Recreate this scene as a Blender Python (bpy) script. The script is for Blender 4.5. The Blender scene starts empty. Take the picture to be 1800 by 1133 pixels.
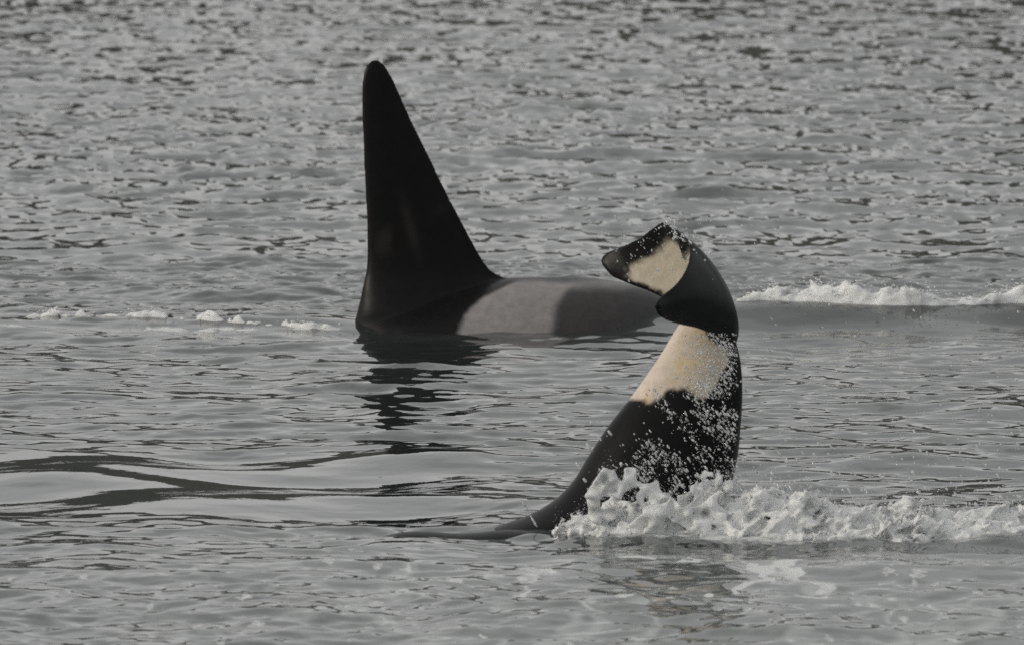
import bpy, bmesh, math
import numpy as np
from mathutils.kdtree import KDTree
from mathutils import Vector

sc = bpy.context.scene
COL = sc.collection
rng = np.random.default_rng(7)

# ------------------------------------------------------------------ camera
IMG_W, IMG_H = 1800.0, 1133.0
LENS, SENSOR = 200.0, 23.6
F = IMG_W * LENS / SENSOR                 # focal length in photo pixels
HORIZON = -267.0                          # photo row of the horizon, above the frame
CAM_H = 3.04                              # eye height on the boat
PITCH = math.atan((IMG_H / 2 - HORIZON) / F)
cam_data = bpy.data.cameras.new('camera')
cam = bpy.data.objects.new('camera', cam_data)
COL.objects.link(cam)
cam.location = (0, 0, CAM_H)
cam.rotation_euler = (math.pi / 2 - PITCH, 0, 0)
cam_data.lens = LENS
cam_data.sensor_width = SENSOR
cam_data.clip_start = 0.5
cam_data.clip_end = 20000
cam_data.dof.use_dof = True
cam_data.dof.focus_distance = 44.5
cam_data.dof.aperture_fstop = 5.6
sc.camera = cam

# ------------------------------------------------------------------ sky, sun, exposure
SUN_AZ = math.radians(-98)                # low at the left, a little behind the camera
SUN_EL = math.radians(18)
world = bpy.data.worlds.new('World')
sc.world = world
world.use_nodes = True
wn, wl = world.node_tree.nodes, world.node_tree.links
wn.clear()
w_out = wn.new('ShaderNodeOutputWorld')
w_bg = wn.new('ShaderNodeBackground')
w_bg.inputs['Strength'].default_value = 0.10
sky = wn.new('ShaderNodeTexSky')
sky.sky_type = 'NISHITA'
sky.sun_disc = False
sky.sun_elevation = SUN_EL
sky.sun_rotation = SUN_AZ
sky.air_density = 1.0
sky.dust_density = 4.0
sky.ozone_density = 1.0
hs = wn.new('ShaderNodeHueSaturation')
hs.inputs['Saturation'].default_value = 0.55
w_tc = wn.new('ShaderNodeTexCoord')
w_map = wn.new('ShaderNodeMapping')
w_map.inputs['Scale'].default_value = (1, 1, 4)
w_no = wn.new('ShaderNodeTexNoise')
w_no.inputs['Scale'].default_value = 3.0
w_no.inputs['Detail'].default_value = 5
w_mr = wn.new('ShaderNodeMapRange')
w_mr.inputs['From Min'].default_value = 0.3
w_mr.inputs['From Max'].default_value = 0.7
w_mr.inputs['To Min'].default_value = 0.72
w_mr.inputs['To Max'].default_value = 1.2
w_mul = wn.new('ShaderNodeVectorMath')
w_mul.operation = 'SCALE'
wl.new(sky.outputs['Color'], hs.inputs['Color'])
wl.new(w_tc.outputs['Generated'], w_map.inputs['Vector'])
wl.new(w_map.outputs['Vector'], w_no.inputs['Vector'])
wl.new(w_no.outputs['Fac'], w_mr.inputs['Value'])
cloud = wn.new('ShaderNodeMix')            # even layer of grey cloud over the clear sky
cloud.data_type = 'RGBA'
cloud.inputs['Factor'].default_value = 0.66
cloud.inputs['B'].default_value = (8.0, 7.9, 7.75, 1)
wl.new(hs.outputs['Color'], cloud.inputs['A'])
wl.new(cloud.outputs['Result'], w_mul.inputs[0])
wl.new(w_mr.outputs['Result'], w_mul.inputs['Scale'])
wl.new(w_mul.outputs['Vector'], w_bg.inputs['Color'])
wl.new(w_bg.outputs['Background'], w_out.inputs['Surface'])

sun_data = bpy.data.lights.new('sun', 'SUN')
sun_data.energy = 1.1
sun_data.angle = math.radians(10)
sun_data.color = (1.0, 0.91, 0.80)
sun = bpy.data.objects.new('sun', sun_data)
COL.objects.link(sun)
sd = Vector((math.sin(SUN_AZ) * math.cos(SUN_EL), math.cos(SUN_AZ) * math.cos(SUN_EL), math.sin(SUN_EL)))
sun.rotation_euler = sd.to_track_quat('Z', 'Y').to_euler()
sun.location = (-20, 60, 30)

sc.view_settings.view_transform = 'Standard'
sc.view_settings.look = 'None'
sc.view_settings.gamma = 1.0
sc.view_settings.use_curve_mapping = False
sc.view_settings.exposure = 0.0
sc.cycles.use_denoising = False

# ------------------------------------------------------------------ helpers
CP, SP = math.cos(PITCH), math.sin(PITCH)


def W(px, py, D):
    """photo pixel -> world point at distance D (along +Y) from the camera."""
    px = np.asarray(px, float); py = np.asarray(py, float); D = np.asarray(D, float)
    a = (px - IMG_W / 2) / F
    b = (IMG_H / 2 - py) / F
    dy = CP + b * SP
    dz = -SP + b * CP
    t = D / dy
    x, y, z, = np.broadcast_arrays(a * t, D, CAM_H + dz * t)
    return np.stack([x, y, z], -1)


def dist_of(py, z=0.0):
    """distance at which a point at height z shows on photo row py."""
    py = np.asarray(py, float)
    b = (IMG_H / 2 - py) / F
    return (z - CAM_H) * (CP + b * SP) / (-SP + b * CP)


def px_of(x, y, z):
    dz = z - CAM_H
    depth = y * CP - dz * SP
    u = x / depth * F + IMG_W / 2
    v = IMG_H / 2 - (y * SP + dz * CP) / depth * F
    return u, v


def smooth(a, b, x):
    t = np.clip((x - a) / (b - a), 0, 1)
    return t * t * (3 - 2 * t)


def spline(xs, ys, q):
    """smooth (Catmull-Rom / Hermite) interpolation of ys over xs."""
    xs = np.asarray(xs, float); ys = np.asarray(ys, float); q = np.asarray(q, float)
    m = np.gradient(ys, xs, axis=0)
    qc = np.clip(q, xs[0], xs[-1])
    i = np.clip(np.searchsorted(xs, qc) - 1, 0, len(xs) - 2)
    h = xs[i + 1] - xs[i]
    t = (qc - xs[i]) / h
    if ys.ndim > 1:
        t = t[..., None]; h = h[..., None]
    return ((2 * t**3 - 3 * t**2 + 1) * ys[i] + (t**3 - 2 * t**2 + t) * h * m[i]
            + (-2 * t**3 + 3 * t**2) * ys[i + 1] + (t**3 - t**2) * h * m[i + 1])


def lerp(xs, ys, q):
    """eased piecewise interpolation, no overshoot"""
    xs = np.asarray(xs, float); ys = np.asarray(ys, float)
    i = np.clip(np.searchsorted(xs, q) - 1, 0, len(xs) - 2)
    t = np.clip((q - xs[i]) / (xs[i + 1] - xs[i]), 0, 1)
    t = 0.5 * t + 0.5 * t * t * (3 - 2 * t)
    return ys[i] + (ys[i + 1] - ys[i]) * t


def _hash(ix, iy, iz, seed):
    n = (ix.astype(np.int64) * 374761393 + iy.astype(np.int64) * 668265263
         + iz.astype(np.int64) * 2147483647 + seed * 1274126177) & 0xFFFFFFFF
    n = ((n ^ (n >> 13)) * 1274126177) & 0xFFFFFFFF
    return ((n ^ (n >> 16)) & 0xFFFF).astype(np.float32) / 65535.0


def noise2(x, y, seed=0):
    ix = np.floor(x); iy = np.floor(y)
    fx = (x - ix); fy = (y - iy)
    fx = fx * fx * (3 - 2 * fx); fy = fy * fy * (3 - 2 * fy)
    z = np.zeros_like(ix)
    a = _hash(ix, iy, z, seed); b = _hash(ix + 1, iy, z, seed)
    c = _hash(ix, iy + 1, z, seed); d = _hash(ix + 1, iy + 1, z, seed)
    return (a + (b - a) * fx) * (1 - fy) + (c + (d - c) * fx) * fy


def fbm2(x, y, octv=4, seed=0):
    s = 0; a = 0.5; t = 0
    for o in range(octv):
        s = s + a * noise2(x * 2**o + 17.3 * o, y * 2**o - 9.1 * o, seed + o); t += a; a *= 0.5
    return s / t


LAT = {}


def noise3(x, y, z, seed=0):
    """3D value noise on a periodic 64^3 lattice (fast table look-up)."""
    if seed not in LAT:
        LAT[seed] = np.random.default_rng(seed + 100).random((64, 64, 64)).astype(np.float32)
    T = LAT[seed]
    ix = np.floor(x).astype(np.int32); iy = np.floor(y).astype(np.int32); iz = np.floor(z).astype(np.int32)
    fx = (x - ix).astype(np.float32); fy = (y - iy).astype(np.float32); fz = (z - iz).astype(np.float32)
    fx = fx * fx * (3 - 2 * fx); fy = fy * fy * (3 - 2 * fy); fz = fz * fz * (3 - 2 * fz)
    ix &= 63; iy &= 63; iz &= 63
    jx = (ix + 1) & 63; jy = (iy + 1) & 63; jz = (iz + 1) & 63
    a = T[ix, iy, iz] * (1 - fx) + T[jx, iy, iz] * fx
    b = T[ix, jy, iz] * (1 - fx) + T[jx, jy, iz] * fx
    a = a * (1 - fy) + b * fy
    c = T[ix, iy, jz] * (1 - fx) + T[jx, iy, jz] * fx
    d = T[ix, jy, jz] * (1 - fx) + T[jx, jy, jz] * fx
    c = c * (1 - fy) + d * fy
    return a * (1 - fz) + c * fz


def mesh_from(name, V, Fc, smooth_shade=True):
    """numpy verts (n,3) and faces (m,3|4) -> mesh"""
    me = bpy.data.meshes.new(name)
    V = np.ascontiguousarray(V, np.float32); Fc = np.ascontiguousarray(Fc, np.int32)
    k = Fc.shape[1]
    me.vertices.add(len(V)); me.vertices.foreach_set('co', V.ravel())
    me.loops.add(Fc.size); me.loops.foreach_set('vertex_index', Fc.ravel())
    me.polygons.add(len(Fc))
    me.polygons.foreach_set('loop_start', np.arange(0, Fc.size, k, dtype=np.int32))
    if smooth_shade:
        me.polygons.foreach_set('use_smooth', np.ones(len(Fc), bool))
    me.update(calc_edges=True)
    me.validate()
    return me


def obj(name, me, mat=None, label=None, cat=None, kind=None, group=None):
    o = bpy.data.objects.new(name, me)
    COL.objects.link(o)
    if mat: me.materials.append(mat)
    if label: o['label'] = label
    if cat: o['category'] = cat
    if kind: o['kind'] = kind
    if group: o['group'] = group
    return o


def set_float(me, name, vals):
    a = me.attributes.new(name, 'FLOAT', 'POINT')
    a.data.foreach_set('value', np.ascontiguousarray(vals, np.float32))


def set_color(me, name, rgb):
    a = me.attributes.new(name, 'FLOAT_COLOR', 'POINT')
    c = np.ones((len(rgb), 4), np.float32); c[:, :3] = rgb
    a.data.foreach_set('color', c.ravel())


def new_mat(name):
    m = bpy.data.materials.new(name); m.use_nodes = True
    n = m.node_tree.nodes
    return m, n, m.node_tree.links, n['Principled BSDF']


def surface_nets(Fd, origin, h):
    """iso-surface (F<0 inside) of a dense field -> verts, quads"""
    Fd = np.pad(Fd, 1, constant_values=max(0.01, float(Fd.max())))
    origin = np.asarray(origin, float) - h
    s = Fd < 0
    nx, ny, nz = Fd.shape
    cnt = np.zeros((nx - 1, ny - 1, nz - 1), np.int8)
    for dx in (0, 1):
        for dy in (0, 1):
            for dz in (0, 1):
                cnt += s[dx:nx - 1 + dx, dy:ny - 1 + dy, dz:nz - 1 + dz]
    cells = np.argwhere((cnt > 0) & (cnt < 8))
    idx = np.full(cnt.shape, -1, np.int32)
    idx[tuple(cells.T)] = np.arange(len(cells))
    val = {}
    for dx in (0, 1):
        for dy in (0, 1):
            for dz in (0, 1):
                val[dx, dy, dz] = Fd[cells[:, 0] + dx, cells[:, 1] + dy, cells[:, 2] + dz]
    acc = np.zeros((len(cells), 3)); num = np.zeros(len(cells))
    ks = list(val)
    for a in ks:
        for ax in range(3):
            if a[ax] == 0:
                b = list(a); b[ax] = 1; b = tuple(b)
                va, vb = val[a], val[b]
                c = (va < 0) != (vb < 0)
                t = np.where(c, va / np.where(c, va - vb, 1), 0)
                p = np.tile(np.array(a, float), (len(cells), 1)); p[:, ax] += t
                acc[c] += p[c]; num += c
    V = origin + h * (cells + acc / num[:, None])
    quads = []
    for ax in range(3):
        sl0 = [slice(1, -1)] * 3; sl1 = [slice(1, -1)] * 3
        sl0[ax] = slice(0, -1); sl1[ax] = slice(1, None)
        s0, s1 = s[tuple(sl0)], s[tuple(sl1)]
        for flip, m in ((False, s0 & ~s1), (True, ~s0 & s1)):
            e = np.argwhere(m)
            if not len(e): continue
            e = e + [0 if k == ax else 1 for k in range(3)]
            u, w = (ax + 1) % 3, (ax + 2) % 3
            q = []
            for du, dw in ((-1, -1), (0, -1), (0, 0), (-1, 0)):
                c = e.copy(); c[:, u] += du; c[:, w] += dw
                q.append(idx[tuple(c.T)])
            q = np.stack(q, 1)
            quads.append(q[:, ::-1] if flip else q)
    Q = np.concatenate(quads)
    Q = Q[(Q >= 0).all(1)]
    return V, Q


# ------------------------------------------------------------------ the sea surface
wrng = np.random.default_rng(3)


def make_band(n, l0, l1, slope, spread, main):
    lam = np.exp(wrng.uniform(np.log(l0), np.log(l1), n))
    th = main + wrng.normal(0, spread, n)
    k = 2 * np.pi / lam
    a = slope * math.sqrt(2.0 / n) / k
    return k * np.sin(th), k * np.cos(th), a, wrng.uniform(0, 2 * np.pi, n)


B_LONG = make_band(16, 1.3, 4.5, 0.030, 0.6, 0.3)
B_MID = make_band(44, 0.32, 1.3, 0.072, 0.75, 0.15)
B_SHORT = make_band(70, 0.10, 0.36, 0.115, 0.9, 0.0)


def band(b, x, y, stokes=0.22):
    h = np.zeros_like(x)
    for kx, ky, a, p in zip(*b):
        ph = kx * x + ky * y + p
        c = np.cos(ph)
        h += a * (c + stokes * (2 * c * c - 1))
    return h


D_MALE = 54.8
D_TAIL = 38.75


def bump1(x, c, w):
    return np.exp(-((x - c) / w) ** 2)


def ridge(y, crest, front, back):
    d = y - crest
    return np.where(d < 0, np.exp(-(d / front) ** 2), np.exp(-(d / back) ** 2))


def sea(x, y, fade=1.0):
    """returns height, foam cover, milky bubbles of the water at world x, y"""
    d = np.maximum(y, 1.0)
    px = x / d * F + IMG_W / 2            # bearing, as photo column
    wx = x
    # ---- calm patches: where the ripples die down
    gust = 0.55 + 0.9 * fbm2(x * 0.35 + 5, y * 0.11, 3, 11)
    slick = smooth(38.9, 39.8, y) * (1 - smooth(43.0, 44.2, y)) * (1 - smooth(-0.5, 0.35, wx))
    wake = smooth(34.5, 38.0, y) * (1 - smooth(52.0, 62.0, y))
    near = 1 - smooth(36.5, 38.2, y)
    damp_s = gust * (1 - 0.93 * slick) * (1 - 0.62 * wake) * (1 - 0.30 * near)
    damp_m = (1 - 0.82 * slick) * (1 - 0.12 * wake)
    far_calm = 1 + 0.62 * smooth(54, 80, y)
    # smooth faces of the wake waves round the male
    rc = lerp([-3, 0.2, 0.6, 0.9, 1.4, 2.2, 3.2, 4.5, 7, 9], [0, 0, .07, .16, .19, .20, .21, .18, .1, 0], wx)
    fr = ridge(y, 54.75, 0.62, 1.3)
    lc = lerp([-9, -6, -3.6, -2.6, -1.7, -1.25, -1.0, -.8, 9], [0, .03, .06, .07, .09, .10, .08, 0, 0], wx)
    fl = ridge(y, 55.0 + 0.15 * np.sin(wx * 2), 0.5, 0.9)
    face = np.clip(rc / 0.18 * ridge(y, 54.3, 0.75, 0.5) + lc / 0.10 * ridge(y, 54.6, 0.7, 0.3), 0, 1)
    damp_s = damp_s * (1 - 0.85 * face)
    damp_m = damp_m * (1 - 0.6 * face)
    # hump of water in front of the tail
    tc = lerp([-6, -1.4, -0.9, -0.5, -0.1, 0.12, 0.6, 1.1, 1.6, 2.4, 4, 6],
              [0, 0, .005, .010, .014, .022, .026, .022, .02, .018, .01, 0], wx)
    tc = tc * (0.35 + 1.5 * noise2(wx * 3.2 + 4, wx * 0 + 0.5, 19))
    ft = ridge(y, 38.05 + 0.12 * np.sin(wx * 1.9 + 1), 0.55, 0.5)
    face2 = np.clip(tc / 0.05 * ridge(y, 37.6, 0.75, 0.5), 0, 1)
    damp_s = damp_s * (1 - 0.6 * face2)
    h = band(B_LONG, x, y) * far_calm
    h += band(B_MID, x, y) * damp_m * far_calm
    h += band(B_SHORT, x, y) * damp_s * far_calm
    # slow heave in the slick water at the left
    h += slick * 0.018 * (np.sin(x * 3.4 + 0.9 * y + 0.6 + 2 * fbm2(x * .9, y * .5, 2, 15)) + 0.9 * np.sin(y * 2.9 - 1.5 * x + 2.2))
    h += rc * fr + lc * fl + tc * ft
    # churned water in the foam zone of the tail
    churn = smooth(0.05, 0.4, wx) * ridge(y, 38.3, 0.5, 1.0) * (1 - smooth(6, 8, wx))
    h += churn * 0.06 * (fbm2(x * 5, y * 3.5, 4, 51) - 0.5)
    # chop where the back lies awash
    awash = bump1(wx, -0.45, 0.55) * bump1(y, 38.3, 0.45)
    h += awash * 0.045 * (fbm2(x * 4.5, y * 3.5, 3, 55) - 0.47)
    h *= fade
    # ---- foam and bubbles
    n1 = fbm2(x * 3.1, y * 1.3, 5, 21)
    n2 = fbm2(x * 9.0, y * 4.0, 4, 31)
    streak = 1 - np.abs(2 * fbm2(x * 2.2 + 0.8 * n1, y * 0.75 + 0.5 * n1, 4, 41) - 1)
    foam = np.zeros_like(x)
    milk = np.zeros_like(x)
    nearw = (1 - smooth(36.8, 37.6, y))
    milk += nearw * (0.45 + 0.55 * smooth(-2.5, 0.6, wx)) * (0.42 + 0.58 * smooth(0.88, 0.985, streak)) * 0.95
    foam += nearw * smooth(-2.6, 0.4, wx) * smooth(0.955, 1.0, streak) * smooth(0.4, 0.6, n2) * 0.8
    foam += (1 - smooth(37.2, 38.2, y)) * smooth(0.71, 0.78, n2) * 0.6
    z2 = smooth(-0.5, 0.2, wx) * (1 - smooth(1.3, 2.3, wx)) * bump1(y, 36.1, 0.9)
    foam += z2 * smooth(0.90, 0.97, streak) * smooth(0.3, 0.5, n2) * 0.8
    zone = smooth(0.1, 0.5, wx) * ridge(y, 38.25, 0.30, 1.1)
    foam += np.clip(zone * 1.5, 0, 1) * smooth(0.34, 0.62, 0.6 * n1 + 0.4 * n2)
    milk += zone * 0.7
    milk += bump1(wx, -0.9, 0.9) * bump1(y, 37.9, 0.55) * 0.55 * smooth(0.35, 0.6, n1)
    # wake behind the male
    zr = smooth(1.25, 1.7, wx) * ridge(y, 54.9, 0.14, 0.6) * (1 - smooth(8, 9, wx))
    foam += zr * smooth(0.30, 0.55, 0.5 * n1 + 0.5 * n2)
    zl = smooth(-3.6, -3.0, wx) * (1 - smooth(-1.15, -0.95, wx)) * ridge(y, 54.35 + 0.2 * (-wx - 1.1) * 0.35, 0.12, 0.2)
    foam += zl * smooth(0.45, 0.6, n2) * 0.9
    return h, np.clip(foam, 0, 1), np.clip(milk, 0, 1)


def build_sea():
    ang_in = np.linspace(-0.080, 0.080, 580)
    step = ang_in[1] - ang_in[0]
    outer = []
    a = ang_in[-1]; s = step
    while a < math.pi:
        s *= 1.22; a += s; outer.append(min(a, math.pi))
    outer = np.array(outer)
    ang = np.concatenate([-outer[::-1], ang_in, outer])
    r = [0.5]
    while r[-1] < 29: r.append(r[-1] * 1.12)
    r[-1] = 29.0
    while r[-1] < 64: r.append(r[-1] * 1.00082)
    while r[-1] < 200: r.append(r[-1] * 1.0023)
    while r[-1] < 15000: r.append(r[-1] * 1.12)
    r = np.array(r)
    A, R = np.meshgrid(ang, r)
    X = R * np.sin(A); Y = R * np.cos(A)
    fa = 1 - smooth(0.081, 0.12, np.abs(A))
    fr = smooth(24, 29, R) * (1 - smooth(180, 200, R))
    H = np.zeros_like(X); FO = np.zeros_like(X); MI = np.zeros_like(X)
    m = (fa * fr) > 0
    h, fo, mi = sea(X[m], Y[m], (fa * fr)[m])
    H[m], FO[m], MI[m] = h, fo, mi
    nr, na = X.shape
    V = np.stack([X, Y, H], -1).reshape(-1, 3)
    i = np.arange(nr * na).reshape(nr, na)
    Q = np.stack([i[:-1, :-1], i[:-1, 1:], i[1:, 1:], i[1:, :-1]], -1).reshape(-1, 4)[:, ::-1]
    me = mesh_from('sea', V, Q)
    set_float(me, 'foam', FO.ravel()); set_float(me, 'milk', MI.ravel())
    m_, n, l, b = new_mat('sea_water')
    b.inputs['IOR'].default_value = 1.333
    at = n.new('ShaderNodeAttribute'); at.attribute_name = 'foam'
    am = n.new('ShaderNodeAttribute'); am.attribute_name = 'milk'
    geo = n.new('ShaderNodeNewGeometry')
    nz = n.new('ShaderNodeTexNoise'); nz.inputs['Scale'].default_value = 26; nz.inputs['Detail'].default_value = 6
    nz.inputs['Roughness'].default_value = 0.7
    l.new(geo.outputs['Position'], nz.inputs['Vector'])
    # ragged foam edge: foam + (noise - .5)
    ad = n.new('ShaderNodeMath'); ad.operation = 'MULTIPLY_ADD'
    ad.inputs[1].default_value = 1.1; ad.inputs[2].default_value = -0.55
    l.new(nz.outputs['Fac'], ad.inputs[0])
    ad2 = n.new('ShaderNodeMath'); ad2.operation = 'ADD'
    l.new(ad.outputs[0], ad2.inputs[0]); l.new(at.outputs['Fac'], ad2.inputs[1])
    mr = n.new('ShaderNodeMapRange'); mr.interpolation_type = 'SMOOTHSTEP'
    mr.inputs['From Min'].default_value = 0.32; mr.inputs['From Max'].default_value = 0.75
    l.new(ad2.outputs[0], mr.inputs['Value'])
    mx = n.new('ShaderNodeMix'); mx.data_type = 'RGBA'
    mx.inputs['A'].default_value = (0.030, 0.036, 0.036, 1); mx.inputs['B'].default_value = (0.33, 0.355, 0.345, 1)
    l.new(am.outputs['Fac'], mx.inputs['Factor'])
    mx2 = n.new('ShaderNodeMix'); mx2.data_type = 'RGBA'
    mx2.inputs['B'].default_value = (0.74, 0.76, 0.75, 1)
    l.new(mx.outputs['Result'], mx2.inputs['A']); l.new(mr.outputs['Result'], mx2.inputs['Factor'])
    l.new(mx2.outputs['Result'], b.inputs['Base Color'])
    rr = n.new('ShaderNodeMapRange'); rr.inputs['To Min'].default_value = 0.02; rr.inputs['To Max'].default_value = 0.6
    l.new(mr.outputs['Result'], rr.inputs['Value']); l.new(rr.outputs['Result'], b.inputs['Roughness'])
    # capillary ripples
    mp = n.new('ShaderNodeMapping'); mp.inputs['Scale'].default_value = (1.0, 0.6, 1.0)
    l.new(geo.outputs['Position'], mp.inputs['Vector'])
    cz = n.new('ShaderNodeTexNoise'); cz.inputs['Scale'].default_value = 14; cz.inputs['Detail'].default_value = 3
    l.new(mp.outputs['Vector'], cz.inputs['Vector'])
    bp = n.new('ShaderNodeBump'); bp.inputs['Strength'].default_value = 0.15; bp.inputs['Distance'].default_value = 0.006
    l.new(cz.outputs['Fac'], bp.inputs['Height'])
    bp2 = n.new('ShaderNodeBump'); bp2.inputs['Distance'].default_value = 0.02
    l.new(mr.outputs['Result'], bp2.inputs['Strength']); l.new(nz.outputs['Fac'], bp2.inputs['Height'])
    l.new(bp.outputs['Normal'], bp2.inputs['Normal'])
    l.new(bp2.outputs['Normal'], b.inputs['Normal'])
    return obj('sea', me, m_, 'grey rippled sea water with streaks of thin foam', 'sea', 'structure')


SEA = build_sea()


# ------------------------------------------------------------------ far wooded shore (out of frame, mirrored in the ripples)
def build_shore():
    th = np.linspace(-2.2, 2.2, 420)
    rr = np.linspace(0, 1, 40)
    T, S = np.meshgrid(th, rr)
    R = 900 + 700 * S + 60 * fbm2(T * 6, S * 0 + 3, 3, 61)
    top = 84 + 84 * fbm2(T * 5 + 2, S * 0, 4, 62)
    Z = top * np.sin(np.clip(S * 1.9, 0, math.pi / 2)) ** 0.8 - 2 + 5 * S * (fbm2(T * 160, S * 60, 3, 63) - 0.5) * 3
    V = np.stack([R * np.sin(T), R * np.cos(T), Z], -1).reshape(-1, 3)
    nr, na = T.shape
    i = np.arange(nr * na).reshape(nr, na)
    Q = np.stack([i[:-1, :-1], i[:-1, 1:], i[1:, 1:], i[1:, :-1]], -1).reshape(-1, 4)
    me = mesh_from('hills', V, Q)
    m_, n, l, b = new_mat('dark_forest')
    geo = n.new('ShaderNodeNewGeometry')
    nz = n.new('ShaderNodeTexNoise'); nz.inputs['Scale'].default_value = 0.12; nz.inputs['Detail'].default_value = 6
    l.new(geo.outputs['Position'], nz.inputs['Vector'])
    cr = n.new('ShaderNodeValToRGB')
    cr.color_ramp.elements[0].color = (0.022, 0.026, 0.020, 1); cr.color_ramp.elements[0].position = 0.3
    cr.color_ramp.elements[1].color = (0.070, 0.072, 0.055, 1); cr.color_ramp.elements[1].position = 0.75
    l.new(nz.outputs['Fac'], cr.inputs['Fac']); l.new(cr.outputs['Color'], b.inputs['Base Color'])
    b.inputs['Roughness'].default_value = 0.95
    return obj('hills', me, m_, 'dark wooded hills along the far shore', 'hills', 'structure')


build_shore()


# ------------------------------------------------------------------ whale skin
def skin_material(name, rough, bump_scale):
    m_, n, l, b = new_mat(name)
    at = n.new('ShaderNodeAttribute'); at.attribute_name = 'skin'
    geo = n.new('ShaderNodeNewGeometry')
    nz = n.new('ShaderNodeTexNoise'); nz.inputs['Scale'].default_value = bump_scale; nz.inputs['Detail'].default_value = 7
    nz.inputs['Roughness'].default_value = 0.65
    l.new(geo.outputs['Position'], nz.inputs['Vector'])
    mr = n.new('ShaderNodeMapRange'); mr.inputs['From Min'].default_value = 0.3; mr.inputs['From Max'].default_value = 0.7
    mr.inputs['To Min'].default_value = 0.84; mr.inputs['To Max'].default_value = 1.12
    l.new(nz.outputs['Fac'], mr.inputs['Value'])
    vm = n.new('ShaderNodeVectorMath'); vm.operation = 'SCALE'
    l.new(at.outputs['Color'], vm.inputs[0]); l.new(mr.outputs['Result'], vm.inputs['Scale'])
    l.new(vm.outputs['Vector'], b.inputs['Base Color'])
    r2 = n.new('ShaderNodeMapRange'); r2.inputs['To Min'].default_value = rough - 0.1; r2.inputs['To Max'].default_value = rough + 0.12
    l.new(nz.outputs['Fac'], r2.inputs['Value']); l.new(r2.outputs['Result'], b.inputs['Roughness'])
    b.inputs['Specular IOR Level'].default_value = 0.085
    bp = n.new('ShaderNodeBump'); bp.inputs['Strength'].default_value = 0.25; bp.inputs['Distance'].default_value = 0.004
    l.new(nz.outputs['Fac'], bp.inputs['Height']); l.new(bp.outputs['Normal'], b.inputs['Normal'])
    return m_


def loft(rings):
    """closed tube through rings (k, n, 3) with end caps"""
    k, nn, _ = rings.shape
    V = list(rings.reshape(-1, 3)); Fc = []
    for a in range(k - 1):
        for j in range(nn):
            j2 = (j + 1) % nn
            Fc.append((a * nn + j, a * nn + j2, (a + 1) * nn + j2, (a + 1) * nn + j))
    V.append(rings[0].mean(0)); c0 = len(V) - 1
    V.append(rings[-1].mean(0)); c1 = len(V) - 1
    for j in range(nn):
        j2 = (j + 1) % nn
        Fc.append((j2, j, c0)); Fc.append(((k - 1) * nn + j, (k - 1) * nn + j2, c1))
    return V, Fc


def fuse(parts, voxel, iters, ratio):
    """several overlapping closed shells -> one continuous skin"""
    V, Fc = [], []
    for v, f in parts:
        o = len(V); V += [tuple(p) for p in v]; Fc += [tuple(i + o for i in q) for q in f]
    me = bpy.data.meshes.new('shell'); me.from_pydata(V, [], Fc); me.update()
    bm = bmesh.new(); bm.from_mesh(me); bmesh.ops.recalc_face_normals(bm, faces=bm.faces); bm.to_mesh(me); bm.free()
    t = bpy.data.objects.new('shell', me); COL.objects.link(t)
    r = t.modifiers.new('r', 'REMESH'); r.mode = 'VOXEL'; r.voxel_size = voxel; r.adaptivity = 0
    s = t.modifiers.new('s', 'SMOOTH'); s.factor = 0.5; s.iterations = iters
    dm = t.modifiers.new('d', 'DECIMATE'); dm.ratio = ratio
    dg = bpy.context.evaluated_depsgraph_get(); dg.update()
    out = bpy.data.meshes.new_from_object(t.evaluated_get(dg))
    bpy.data.objects.remove(t); bpy.data.meshes.remove(me)
    out.polygons.foreach_set('use_smooth', np.ones(len(out.polygons), bool))
    n = len(out.vertices)
    co = np.empty(n * 3, np.float32); out.vertices.foreach_get('co', co)
    no = np.empty(n * 3, np.float32); out.vertices.foreach_get('normal', no)
    return out, co.reshape(-1, 3), no.reshape(-1, 3)


def relax(me, co, weight, n):
    """local smoothing of a mesh where weight > 0"""
    e = np.empty(len(me.edges) * 2, np.int32); me.edges.foreach_get('vertices', e); e = e.reshape(-1, 2)
    i = np.concatenate([e[:, 0], e[:, 1]]); j = np.concatenate([e[:, 1], e[:, 0]])
    deg = np.maximum(np.bincount(i, minlength=len(co)), 1)
    c = co.astype(np.float64)
    for _ in range(n):
        m = np.stack([np.bincount(i, c[j, k], minlength=len(c)) / deg for k in range(3)], 1)
        c += (m - c) * weight[:, None] * 0.8
    me.vertices.foreach_set('co', c.astype(np.float32).ravel()); me.update()
    no = np.empty(len(c) * 3, np.float32); me.vertices.foreach_get('normal', no)
    return c.astype(np.float32), no.reshape(-1, 3)


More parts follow.
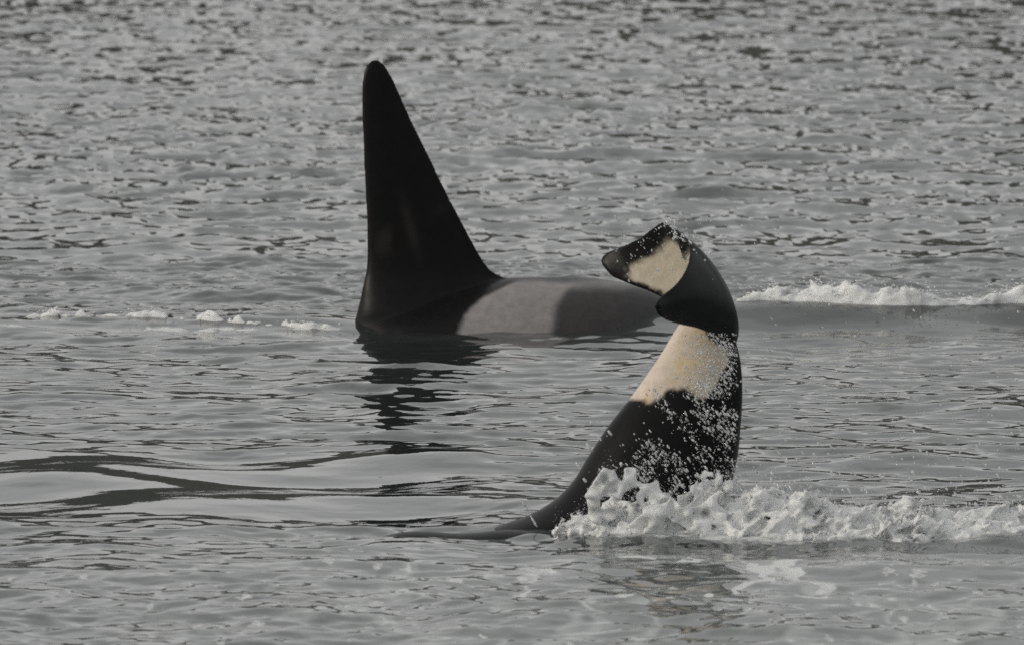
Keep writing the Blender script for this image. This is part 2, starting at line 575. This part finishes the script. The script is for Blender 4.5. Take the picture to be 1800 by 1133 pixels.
# ------------------------------------------------------------------ the bull with the tall fin
def build_bull():
    s = F / D_MALE

    def mx(px): return (np.asarray(px, float) - 900) / s

    # trunk
    ks = [-60, 0, 120, 300, 500, 620, 700, 800, 880, 960, 1040, 1100, 1160, 1250, 1350, 1600, 1820]
    top = [-1.0, -.82, -.62, -.38, -.13, .02, .12, .245, .318, .330, .325, .295, .235, .09, -.12, -.6, -.95]
    rv = [.05, .24, .48, .72, .86, .90, .90, .90, .89, .87, .83, .78, .72, .62, .50, .27, .12]
    rh = [.04, .22, .45, .68, .80, .82, .82, .82, .80, .77, .72, .67, .60, .50, .38, .16, .07]
    q = np.linspace(-60, 1820, 150)
    T, RV, RH = spline(ks, top, q), spline(ks, rv, q), spline(ks, rh, q)
    th = np.linspace(0, 2 * np.pi, 72, endpoint=False)
    ex = 0.92
    cy = np.sign(np.cos(th)) * np.abs(np.cos(th)) ** ex
    cz = np.sign(np.sin(th)) * np.abs(np.sin(th)) ** ex
    rings = np.stack([np.repeat(mx(q)[:, None], 72, 1),
                      D_MALE + RH[:, None] * cy[None],
                      (T - RV)[:, None] + RV[:, None] * cz[None]], -1)
    trunk = loft(rings)
    # dorsal fin: rows of (photo row, leading edge, trailing edge, half thickness)
    rows = np.array([
        [104.5, 657, 663, .006], [107, 651, 669, .013], [112, 646, 675, .020], [120, 641.5, 681, .026], [132, 638, 688, .031],
        [150, 636, 697, .036], [180, 635.5, 710, .041], [200, 636, 719, .044], [250, 638, 743, .051], [300, 640, 767.5, .058],
        [316, 640.6, 773.5, .060], [321, 640.8, 778, .061], [350, 642.5, 791, .065], [400, 645, 817, .074], [440, 645.5, 838, .084],
        [460, 645, 850, .092], [475, 643.5, 862, .10], [485, 642, 879, .11], [493, 640, 905, .125], [505, 637, 930, .15],
        [525, 633, 945, .19], [550, 627, 955, .24], [580, 619, 960, .31], [610, 611, 960, .38]])
    qy = np.concatenate([np.linspace(104.5, 125, 14), np.linspace(128, 610, 120)])
    r = np.stack([np.interp(qy, rows[:, 0], rows[:, k]) for k in range(4)], 1)
    n2 = 40
    a = np.linspace(0, 2 * np.pi, 2 * n2, endpoint=False)
    c = 0.5 - 0.5 * np.cos(a)                                # 0 leading .. 1 trailing
    prof = 1.9 * (np.sqrt(c) * 0.55 - 0.02 * c - 0.35 * c**2 - 0.18 * c**3)
    prof = np.maximum(np.maximum(prof, 0.0) / prof.max(), 0.16)
    sg = np.sign(np.sin(a))
    rg = []
    for py, l, t, th_ in r:
        x = mx(l + (t - l) * c)
        zc = W(900, py, D_MALE)[2]
        rg.append(np.stack([x, D_MALE + sg * th_ * prof, np.full_like(x, zc)], -1))
    fin = loft(np.array(rg))
    me, co, no = fuse([trunk, fin], 0.0105, 14, 0.36)
    _, row = px_of(co[:, 0], np.full(len(co), D_MALE), co[:, 2])
    col = co[:, 0] * s + 900
    wgt = smooth(500, 540, row) * (1 - smooth(870, 960, col)) * smooth(628, 650, col)
    co, no = relax(me, co, wgt, 70)
    px, py = px_of(co[:, 0], np.full(len(co), D_MALE), co[:, 2])
    n1 = fbm2(px / 34, py / 34, 4, 71); n2_ = fbm2(px / 9, py / 9, 3, 72)
    w = (n1 - 0.5) * 14 + (n2_ - .5) * 5
    # grey saddle behind the fin: pale lobe, then a duller tail end
    front = spline([470, 500, 520, 545, 570, 600, 640], [960, 888, 850, 823, 809, 803, 800], py)
    m_saddle = smooth(-7, 9, px - front + w)
    m_dull = smooth(-9, 10, px - spline([480, 505, 530, 560, 600], [1025, 992, 978, 970, 962], py) + w * 1.1)
    m_edge = smooth(486, 497, py + (n1 - .5) * 8)
    low = 1 - smooth(0.30, 0.55, (D_MALE - co[:, 1]) * 0 + (0.0 - co[:, 2]))
    black = np.array([0.0075, 0.0075, 0.008])
    sad = np.array([0.250, 0.238, 0.234]); dull = np.array([0.052, 0.050, 0.050])
    colr = np.tile(black, (len(co), 1))
    # faint grey scuffs on the fin
    sc_ = smooth(0.52, 0.74, fbm2(px / 60 + 3, py / 85, 4, 73)) * smooth(300, 420, py)
    sc_ += 1.3 * np.exp(-(((px - 722 - (py - 400) * 0.28) / 9) ** 2 + ((py - 400) / 45) ** 2))
    colr += sc_[:, None] * np.array([0.014, 0.0125, 0.011])
    s1 = (m_saddle * m_edge * low)[:, None]
    colr = colr * (1 - s1) + sad * s1
    s2 = (m_dull * m_saddle * (1 - 0.8 * (1 - smooth(492, 512, py + (n1 - .5) * 10))) * low)[:, None]
    colr = colr * (1 - s2) + dull * s2
    colr *= (0.86 + 0.28 * n2_)[:, None]
    set_color(me, 'skin', colr)
    return obj('killer_whale', me, skin_material('bull_skin', 0.36, 18),
               'black killer whale with a tall upright dorsal fin and grey saddle patch', 'whale')


build_bull()


# ------------------------------------------------------------------ the raised tail
def build_tail():
    s = F / D_TAIL
    # stock: (row, left/belly edge, right/back edge, half thickness)
    st = np.array([
        [552, 1212, 1264, .050], [570, 1194, 1279, .068], [590, 1181, 1290, .085], [620, 1163, 1299, .108], [650, 1143, 1303.5, .132],
        [700, 1107, 1305, .172], [750, 1068, 1302, .208], [800, 1035, 1297, .240], [850, 1003, 1286, .268], [880, 972, 1277, .285],
        [905, 928, 1267, .300], [925, 872, 1257, .315], [950, 790, 1246, .33], [1000, 620, 1225, .36], [1080, 380, 1190, .40],
        [1180, 150, 1120, .44], [1300, -50, 1000, .46]])
    qy = np.concatenate([np.linspace(552, 960, 110), np.linspace(965, 1300, 40)])
    r = spline(st[:, 0], st[:, 1:], qy)
    th = np.linspace(0, 2 * np.pi, 64, endpoint=False)
    rg = []
    for py, (l, rr, t) in zip(qy, r):
        c = 0.5 * (l + rr); hw = 0.5 * (rr - l)
        px = c + hw * np.cos(th)
        p = W(px, np.full_like(px, py), D_TAIL)
        p[:, 1] = D_TAIL + t * np.sin(th) * (1.0 + 0.12 * np.cos(th))
        rg.append(p)
    stock = loft(np.array(rg))
    # fluke: leading and trailing edge in photo px with depth offset
    u_k = [-1, -.93, -.82, -.62, -.4, -.2, -.07, 0, .07, .2, .35, .6, .8, .92, 1]
    Lk = [(1151, 530, -.56), (1154, 541, -.53), (1164, 550, -.48), (1190, 561, -.38), (1226, 572, -.26), (1262, 590, -.13), (1280, 604, -.05),
          (1284, 608, 0), (1276, 602, .05), (1248, 584, .13), (1215, 556, .24), (1150, 523, .40), (1104, 507, .51), (1076, 494, .56), (1062, 477, .60)]
    Tk = [(1150, 524, -.57), (1153, 517, -.55), (1161, 509, -.51), (1186, 490, -.42), (1205, 464, -.30), (1212, 436, -.15), (1206, 420, -.05),
          (1196, 432, 0), (1190, 411, .05), (1182, 402, .13), (1168, 394, .23), (1126, 426, .42), (1093, 444, .54), (1070, 455, .59), (1061, 463, .61)]
    nu, nv = 200, 60
    # even sampling, dense round the notch
    u = np.linspace(-1, 1, nu)
    Lc, Tc = spline(u_k, np.array(Lk, float), u), spline(u_k, np.array(Tk, float), u)
    v = 0.5 - 0.5 * np.cos(np.linspace(0, np.pi, nv))
    mid = Lc[:, None] * (1 - v[None, :, None]) + Tc[:, None] * v[None, :, None]
    cam_b = (4 * v * (1 - v))[None, :] * (1 - u**2)[:, None]
    mid[..., 0] += 13 * cam_b
    P = W(mid[..., 0], mid[..., 1], D_TAIL)
    P[..., 1] = D_TAIL + mid[..., 2]
    du = np.gradient(P, axis=0); dv = np.gradient(P, axis=1)
    N = np.cross(du, dv); N /= np.maximum(np.linalg.norm(N, axis=-1, keepdims=True), 1e-9)
    if N[nu // 2, nv // 2, 0] < 0: N = -N                   # towards the back (right)
    thick = (0.012 + 0.052 * np.exp(-(u / 0.28) ** 2) + 0.016 * (1 - u**2))[:, None]
    pr = (1.9 * np.sqrt(v) * (1 - v) ** 0.85)[None, :]
    pr = np.maximum(pr, 0.0)
    off = (thick * pr + 0.0045)[..., None] * N
    A, B = P + off, P - off
    V = np.concatenate([A.reshape(-1, 3), B.reshape(-1, 3)])
    i = np.arange(nu * nv).reshape(nu, nv); j = i + nu * nv
    Fc = []
    for a in range(nu - 1):
        for b in range(nv - 1):
            Fc.append((i[a, b], i[a + 1, b], i[a + 1, b + 1], i[a, b + 1]))
            Fc.append((j[a, b], j[a, b + 1], j[a + 1, b + 1], j[a + 1, b]))
    for a in range(nu - 1):
        Fc.append((i[a, 0], j[a, 0], j[a + 1, 0], i[a + 1, 0]))
        Fc.append((i[a, -1], i[a + 1, -1], j[a + 1, -1], j[a, -1]))
    for b in range(nv - 1):
        Fc.append((i[0, b], i[0, b + 1], j[0, b + 1], j[0, b]))
        Fc.append((i[-1, b], j[-1, b], j[-1, b + 1], i[-1, b + 1]))
    fluke = (V, Fc)
    # the back, awash just under the surface ahead of the tail
    qx = np.linspace(430, 1080, 60)
    bt = spline([430, 520, 600, 690, 760, 850, 950, 1080], [-.22, -.12, -.05, -.004, .008, .008, .012, -.02], qx) + 0.007 * np.sin(qx / 27.0)
    br = spline([430, 600, 800, 1080], [.26, .30, .32, .30], qx)
    rb = []
    for x_, t_, r_ in zip(qx, bt, br):
        rb.append(np.stack([np.full(64, (x_ - 900) / s), D_TAIL - 0.30 + r_ * np.cos(th), t_ - r_ + r_ * np.sin(th)], -1))
    back = loft(np.array(rb))
    me, co, no = fuse([stock, fluke, back], 0.0075, 2, 0.5)
    # ---- markings
    kd = KDTree(nu * nv * 2)
    E = 0.012
    src = np.concatenate([(A + E * N).reshape(-1, 3), (B - E * N).reshape(-1, 3)])
    for k, p in enumerate(src): kd.insert(p, k)
    kd.balance()
    UU = np.repeat(u[:, None], nv, 1).ravel(); VV = np.repeat(v[None], nu, 0).ravel()
    px, py = px_of(co[:, 0], np.full(len(co), D_TAIL), co[:, 2])
    n1 = fbm2(px / 22, py / 22, 4, 81); n2 = fbm2(px / 7, py / 7, 3, 82)
    black = np.array([0.0075, 0.0078, 0.0082])
    colr = np.tile(black, (len(co), 1))
    # belly patch on the stock
    w = (n1 - .5) * 16 + (n2 - .5) * 8
    lower = spline([1060, 1108, 1140, 1165, 1185, 1205, 1235, 1258, 1275, 1300], [715, 702, 698, 690, 677, 679, 696, 668, 640, 590], px)
    right = spline([540, 575, 600, 640, 670, 700], [1225, 1258, 1273, 1279, 1266, 1240], py)
    m_b = smooth(-5, 6, lower - py + w) * smooth(-4, 6, right - px + w * 0.8)
    cream = np.array([0.62, 0.50, 0.33]); pale = np.array([0.60, 0.52, 0.43])
    tone = smooth(0.35, 0.65, fbm2(px / 40 + 7, py / 55, 3, 83))[:, None]
    c_b = cream * tone + pale * (1 - tone)
    edge = smooth(35, 5, (px - spline(st[:, 0], st[:, 1], py)))[:, None]
    c_b = c_b * (1 - edge) + np.array([0.66, 0.57, 0.48]) * edge
    colr = colr * (1 - m_b[:, None]) + c_b * m_b[:, None]
    q = co + E * no
    sel = np.where(py < 640)[0]
    for k in sel:
        _, idx, dist = kd.find(q[k])
        if dist > 0.022: continue
        uu, vv = UU[idx % (nu * nv)], VV[idx % (nu * nv)]
        if idx >= nu * nv:                                   # belly side
            wob = (n1[k] - .5) * 0.34 + (n2[k] - .5) * 0.16
            ww = smooth(0.05, 0.14, vv + wob * 0.35 - 0.10 * max(0, abs(uu) - .45))
            ww *= smooth(0.0, 0.14, (0.95 - 0.36 * smooth(0.2, 0.8, abs(uu))) - vv + wob * 0.5)
            ww *= smooth(0.0, 0.12, 0.83 - abs(uu) + wob * 0.6)
            if abs(uu - 0.03) < 0.022 and 0.60 < vv < 0.9: ww = 0
            c = black * (1 - ww) + np.array([0.47, 0.43, 0.34]) * (0.92 + 0.2 * n1[k]) * ww
        else:
            c = black * (1.2 + 0.5 * n1[k])
        colr[k] = c
    set_color(me, 'skin', colr)
    return obj('killer_whale', me, skin_material('tail_skin', 0.34, 26),
               'raised tail of a killer whale, cream belly patch and cupped flukes above white splash', 'whale')


build_tail()


# ------------------------------------------------------------------ white water
def foam_material(name, base, rough, bump, scale, transl, sss=0.0):
    m_, n, l, b = new_mat(name)
    geo = n.new('ShaderNodeNewGeometry')
    nz = n.new('ShaderNodeTexNoise'); nz.inputs['Scale'].default_value = scale; nz.inputs['Detail'].default_value = 6
    nz.inputs['Roughness'].default_value = 0.7
    l.new(geo.outputs['Position'], nz.inputs['Vector'])
    n2 = n.new('ShaderNodeTexNoise'); n2.inputs['Scale'].default_value = 7; n2.inputs['Detail'].default_value = 5
    l.new(geo.outputs['Position'], n2.inputs['Vector'])
    cr = n.new('ShaderNodeValToRGB')
    cr.color_ramp.elements[0].position = 0.34; cr.color_ramp.elements[0].color = tuple(x * 0.78 for x in base) + (1,)
    cr.color_ramp.elements[1].position = 0.54; cr.color_ramp.elements[1].color = tuple(base) + (1,)
    l.new(n2.outputs['Fac'], cr.inputs['Fac']); l.new(cr.outputs['Color'], b.inputs['Base Color'])
    b.inputs['Roughness'].default_value = rough
    b.inputs['IOR'].default_value = 1.33
    b.inputs['Transmission Weight'].default_value = transl
    if sss:
        b.inputs['Subsurface Weight'].default_value = sss
        b.inputs['Subsurface Radius'].default_value = (1, 1, 1)
        b.inputs['Subsurface Scale'].default_value = 0.025
    bp = n.new('ShaderNodeBump'); bp.inputs['Strength'].default_value = bump; bp.inputs['Distance'].default_value = 0.02
    l.new(nz.outputs['Fac'], bp.inputs['Height']); l.new(bp.outputs['Normal'], b.inputs['Normal'])
    return m_


M_FOAM = foam_material('white_water', (0.90, 0.92, 0.91), 0.35, 0.6, 150, 0.0, 0.6)
M_DROP = foam_material('water_drop', (0.86, 0.88, 0.88), 0.08, 0.0, 40, 0.42)


def splash_field(x0, x1, y0, y1, z0, z1, h):
    gx = np.arange(x0, x1, h); gy = np.arange(y0, y1, h); gz = np.arange(z0, z1, h)
    X, Y, Z = np.meshgrid(gx, gy, gz, indexing='ij')
    return X.astype(np.float32), Y.astype(np.float32), Z.astype(np.float32)


def build_splash():
    h = 0.0075
    s = F / 38.3
    xr0, xr1 = (965 - 900) / s, (1930 - 900) / s
    prof = np.array([(965, 945), (980, 925), (1000, 897), (1015, 882), (1040, 842), (1062, 815), (1085, 806), (1104, 816), (1130, 838),
                     (1150, 828), (1180, 838), (1202, 852), (1225, 845), (1245, 830), (1265, 818), (1290, 836), (1330, 850),
                     (1370, 862), (1420, 878), (1480, 893), (1560, 903), (1620, 899), (1680, 908), (1740, 897), (1800, 902), (1930, 910)], float)
    ptop = W(prof[:, 0], prof[:, 1], 38.3)
    X, Y, Z = splash_field(xr0, xr1, 37.72, 39.1, -0.09, 0.40, h)
    top = np.interp(X[:, 0, 0], ptop[:, 0], ptop[:, 2]).astype(np.float32)[:, None, None]
    # low-frequency body of the foam, falling away front and back
    cy = 38.28 + 0.10 * np.sin(X[:, :1, :1] * 2.3 + 0.4)
    dy = (Y - cy)
    fw = 0.17 + 0.16 * noise3(X[:, :1, :1] * 4.2, X[:, :1, :1] * 0 + 2.5, X[:, :1, :1] * 0 + 1.5, 17)
    g = np.where(dy < 0, np.exp(-(dy / fw) ** 2), np.exp(-(dy / 0.34) ** 2))
    body_gain = np.interp(X[:, 0, 0], [xr0, .25, .55, .8, 1.2, 1.7, 3], [.16, .24, .30, .48, .74, .85, .85]).astype(np.float32)[:, None, None]
    n_a = noise3(X * 11, Y * 11, Z * 11, 1)
    n_b = noise3(X * 27 + 3, Y * 27, Z * 27, 2)
    n_c = noise3(X * 60, Y * 60, Z * 60, 3)
    f = Z - top * body_gain * g * (0.62 + 0.75 * n_a)
    f = f + 0.050 * (n_b - 0.5) + 0.020 * (n_c - 0.5)
    # torn ridges, drawn out along the flight of the water
    A1 = (X * 0.75 + Z * 0.66); A2 = (Z * 0.75 - X * 0.66)
    r1 = 1 - np.abs(2 * noise3(A1 * 9 + 2 * n_a, Y * 17, A2 * 22 + 2 * n_a, 13) - 1)
    r2 = 1 - np.abs(2 * noise3(A1 * 24, Y * 40 + n_b, A2 * 52 + n_b, 14) - 1)
    f = f - 0.060 * r1 ** 3 * (0.4 + n_a) - 0.032 * r2 ** 3 + 0.016
    f = f + 0.10 * (1 - g) + np.interp(X[:, 0, 0], [xr0, xr0 + 0.25], [0.032, 0.0]).astype(np.float32)[:, None, None]
    f = np.maximum(f, 0.35 * (np.abs(dy) - 0.75))
    # thrown-up sheets of water with holes
    for k, (yo, amp, hole, seed) in enumerate(((38.20, 1.0, 0.44, 5), (38.34, 0.80, 0.50, 8), (38.12, 0.62, 0.47, 11))):
        wig = 0.16 * (noise3(X * 3.0, Z * 0 + 3.3, Z * 4.0, seed) - 0.5) + 0.07 * (n_b - 0.5)
        tn = 0.009 + 0.016 * noise3(X * 14, Y * 6, Z * 10, seed + 1)
        sh = np.abs(Y - yo - wig - 0.25 * Z) - tn
        edge_n = noise3(X * 16, Y * 3, Z * 16, seed + 2)
        if k: amp = amp * smooth(0.42, 0.68, X[:, :1, :1])
        lim = Z - top * amp * (0.88 + 0.32 * noise3(X * 13 + 1, Y * 2, Z * 0 + 7, seed + 1) ) - 0.03 * (edge_n - 0.5)
        big = 0.65 * noise3(X * 11, Y * 2, Z * 8, seed + 2) + 0.35 * noise3(X * 25, Y * 4, Z * 18, seed)
        holes = (big - hole - 0.10 * (1 - Z / np.maximum(top, 0.05))) * 0.10
        f = np.minimum(f, np.maximum(np.maximum(sh, lim), holes))
    # the foam does not start before the tail's left side
    lead = (xr0 + 0.02 + 0.05 * (n_b - .5) + 0.30 * np.maximum(Z, 0) * 0) - X
    f = np.maximum(f, lead)
    V, Q = surface_nets(f, (xr0, 37.72, -0.09), h)
    me = mesh_from('splash', V, Q)
    o = obj('splash', me, M_FOAM, 'white foaming splash thrown up round the raised tail', 'splash', 'stuff')
    return V


SPL = build_splash()


def build_crest(name, label, x0, x1, line, hmax, seed, h=0.012, z1=0.25, gap=0.0, wid=0.16, lf=2.1):
    """tumbling foam on a wave crest; line(x) -> (y, z) of the crest"""
    xs = np.arange(x0, x1, h)
    ly, lz = line(xs)
    y0, y1 = ly.min() - 0.35, ly.max() + 0.5
    X, Y, Z = splash_field(x0, x1, y0, y1, float(lz.min()) - 0.10, float(lz.max()) + z1, h)
    cy = ly[:X.shape[0]].astype(np.float32)[:, None, None]; cz = lz[:X.shape[0]].astype(np.float32)[:, None, None]
    n_a = noise3(X * 5, Y * 5, Z * 5 + 1, seed)
    n_l = 0.6 * noise3(X * lf, X * 0 + 4.4, X * 0 + seed, seed + 1) + 0.4 * noise3(X * lf * 2.7, Y * 3, X * 0 + seed, seed + 1)
    n_b = noise3(X * 19, Y * 19, Z * 19, seed + 2)
    n_c = noise3(X * 36, Y * 36, Z * 36, seed + 3)
    env = np.interp(X[:, 0, 0], [x0, x0 + 0.2, x1 - 0.3, x1], [0, 1, 1, 0]).astype(np.float32)[:, None, None]
    hh = hmax * env * np.clip((n_l * 1.5 - gap), 0, 1.4) * (0.45 + 0.9 * n_a)
    d = Y - cy
    g = np.where(d < 0, np.exp(-(d / wid) ** 2), np.exp(-(d / (wid * 1.6)) ** 2))
    f = Z - cz - hh * g * 1.2 + 0.065 * (n_b - 0.42) + 0.035 * (n_c - 0.5) + 0.40 * (1 - g) ** 1.5
    V, Q = surface_nets(f, (x0, y0, float(lz.min()) - 0.10), h)
    me = mesh_from(name, V, Q)
    obj(name, me, M_FOAM, label, 'foam', 'stuff')
    return V


def crest_right(x):
    y = 54.72 + 0.10 * np.sin(x * 1.7) + 0.06 * np.sin(x * 4.1 + 1)
    hh, _, _ = sea(x, y)
    return y, hh


def crest_left(x):
    px = x / 54.6 * F + 900
    y = np.interp(px, [0, 60, 150, 330, 400, 470, 560, 640], [55.5, 55.4, 55.2, 54.95, 54.75, 54.55, 54.35, 54.25])
    hh, _, _ = sea(x, y)
    return y, hh


CR = build_crest('wake_foam', 'white broken foam along the wave crest trailing the finned whale', 1.42, 4.4, crest_right, 0.095, 21, wid=0.11, lf=3.1, gap=0.12)
CL = build_crest('wake_foam', 'thin broken line of foam ahead of the tall dorsal fin', -3.15, -1.02, crest_left, 0.062, 31, h=0.011, gap=0.46, wid=0.08, lf=4.3)


# ------------------------------------------------------------------ drops in the air
def ico():
    bm = bmesh.new(); bmesh.ops.create_icosphere(bm, subdivisions=1, radius=1.0)
    V = np.array([v.co for v in bm.verts]); Fc = np.array([[v.index for v in f.verts] for f in bm.faces]); bm.free()
    return V, Fc


IV, IF = ico()


OV = np.array([[1, 0, 0], [-1, 0, 0], [0, 1, 0], [0, -1, 0], [0, 0, 1], [0, 0, -1]], float)
OF = np.array([[0, 2, 4], [2, 1, 4], [1, 3, 4], [3, 0, 4], [2, 0, 5], [1, 2, 5], [3, 1, 5], [0, 3, 5]])


def drops(name, label, P, Rad, direction, stretch, IV=IV, IF=IF, mat=None):
    n = len(P)
    d = np.array(direction, float); d /= np.linalg.norm(d)
    st = 1 + stretch * rng.random(n) ** 2
    base = IV[None] * Rad[:, None, None]
    # uneven lumps, drawn out along their flight
    base = base * (1 + 0.09 * rng.normal(size=(n, len(IV), 1)).clip(-1, 1))
    al = (base @ d)[..., None] * d
    base = base + al * (st[:, None, None] - 1)
    V = (base + P[:, None]).reshape(-1, 3)
    Fc = (IF[None] + (np.arange(n) * len(IV))[:, None, None]).reshape(-1, 3)
    obj(name, mesh_from(name, V, Fc), mat or M_DROP, label, 'spray', 'stuff')


def px_cloud(n, fx, fy, D0, D1):
    D = rng.uniform(D0, D1, n)
    return W(fx(n), fy(n), D)


def build_drops():
    P, R = [], []

    def add(p, r0, r1, pw=2.5):
        P.append(p); R.append(r0 + (r1 - r0) * rng.random(len(p)) ** pw)
    # in front of the tail's black flank
    n = 6000
    px = rng.uniform(1110, 1300, n); py = rng.uniform(600, 870, n)
    lim = spline([600, 640, 680, 740, 800, 870], [1265, 1240, 1160, 1150, 1120, 1060], py)
    keep = (px > lim + rng.normal(0, 18, n)) & (rng.random(n) < 0.06 + 0.85 * smooth(0.42, 0.72, fbm2(px / 30 + py / 90, py / 26 - px / 70, 2, 91))) & (px < 1296)
    px, py = px[keep], py[keep]
    add(W(px, py, rng.uniform(38.2, 38.42, len(px))), 0.0011, 0.0052, 3.2)
    n = 1500                                                  # water streaming over the cream patch
    px = rng.normal(1250, 28, n); py = rng.uniform(585, 700, n)
    keep = (px < 1296) & (px > 1190 + (py - 585) * 0.1)
    add(W(px[keep], py[keep], rng.uniform(38.45, 38.6, keep.sum())), 0.0010, 0.0045, 3)
    # loose drops left of that
    add(px_cloud(26, lambda k: rng.uniform(1000, 1160, k), lambda k: rng.uniform(740, 860, k), 38.2, 38.4), 0.003, 0.008)
    # right of the tail, falling back to the water
    n = 1500
    px = 1290 + 560 * rng.random(n); py = 500 + 390 * rng.random(n) ** 0.75
    keep = rng.random(n) < np.clip(0.10 + 0.75 * ((py - 500) / 390) ** 1.5 + 0.25 * noise2(px / 60, py / 60, 92), 0, 1) * 0.75
    add(W(px[keep], py[keep], rng.uniform(38.0, 39.4, keep.sum())), 0.0016, 0.0065, 3)
    # shaken off the fluke
    n = 260
    px = rng.normal(1190, 75, n); py = rng.normal(420, 45, n)
    keep = (py < 500) & (py > 330)
    add(W(px[keep], py[keep], rng.uniform(38.2, 39.2, keep.sum())), 0.0016, 0.0048, 3)
    px = rng.normal(1187, 18, 60); py = 395 + (np.abs(px - 1168)) * 0.7 + rng.normal(0, 7, 60)
    add(W(px, py, rng.uniform(38.5, 38.85, 60)), 0.002, 0.006, 2)
    # over the splash
    idx = rng.integers(0, len(SPL), 4500)
    v = SPL[idx]; v = v[v[:, 2] > 0.0]
    up = np.abs(rng.normal(0, 0.020, (len(v), 3))) * [0, 0, 1] + rng.normal(0, 0.016, (len(v), 3))
    add(v + up, 0.0012, 0.0050, 3.2)
    v = SPL[rng.integers(0, len(SPL), 3600)]
    v = v[(v[:, 2] > 0.10)]
    add(v + np.abs(rng.normal(0, 0.07, (len(v), 3))) * [0.6, 0, 1], 0.0018, 0.007, 3)
    # beads along the thin jet at the foot of the belly edge
    t = np.linspace(0, 1, 16)
    add(W(918 + 24 * t, 880 + 42 * t, np.full(16, 38.4)), 0.003, 0.006, 1)
    Pn, Rn = np.concatenate(P), np.concatenate(R)
    v = SPL[rng.integers(0, len(SPL), 26000)]
    v = v[(v[:, 2] > 0.015)]
    mist = v + rng.normal(0, 0.020, v.shape) + np.abs(rng.normal(0, 0.035, v.shape)) * [0.7, 0, 1]
    for nm, lb, S, n, up in (('crest_spray', 'flecks of foam tossed off the crest trailing the finned whale', CR, 5000, 0.030),
                             ('crest_spray', 'flecks of foam along the thin line ahead of the tall fin', CL, 2200, 0.018)):
        v = S[rng.integers(0, len(S), n)]
        hh, _, _ = sea(v[:, 0].astype(float), v[:, 1].astype(float))
        v = v[v[:, 2] > hh + 0.006]
        v = v + rng.normal(0, 1, v.shape) * [0.05, 0.02, 0.006] + np.abs(rng.normal(0, up, v.shape)) * [0, 0.6, 1]
        drops(nm, lb, v, 0.0012 + 0.006 * rng.random(len(v)) ** 3, (1, 0, -0.3), 2.0, OV, OF, M_FOAM)
    drops('fine_mist', 'haze of the finest spray hanging over the white splash', mist,
          0.0008 + 0.0016 * rng.random(len(mist)) ** 2, (0.6, 0, -0.8), 1.5, OV, OF)
    drops('spray', 'fine spray and water drops flung round the raised tail', Pn, Rn, (0.6, 0, -0.8), 2.6)


build_drops()
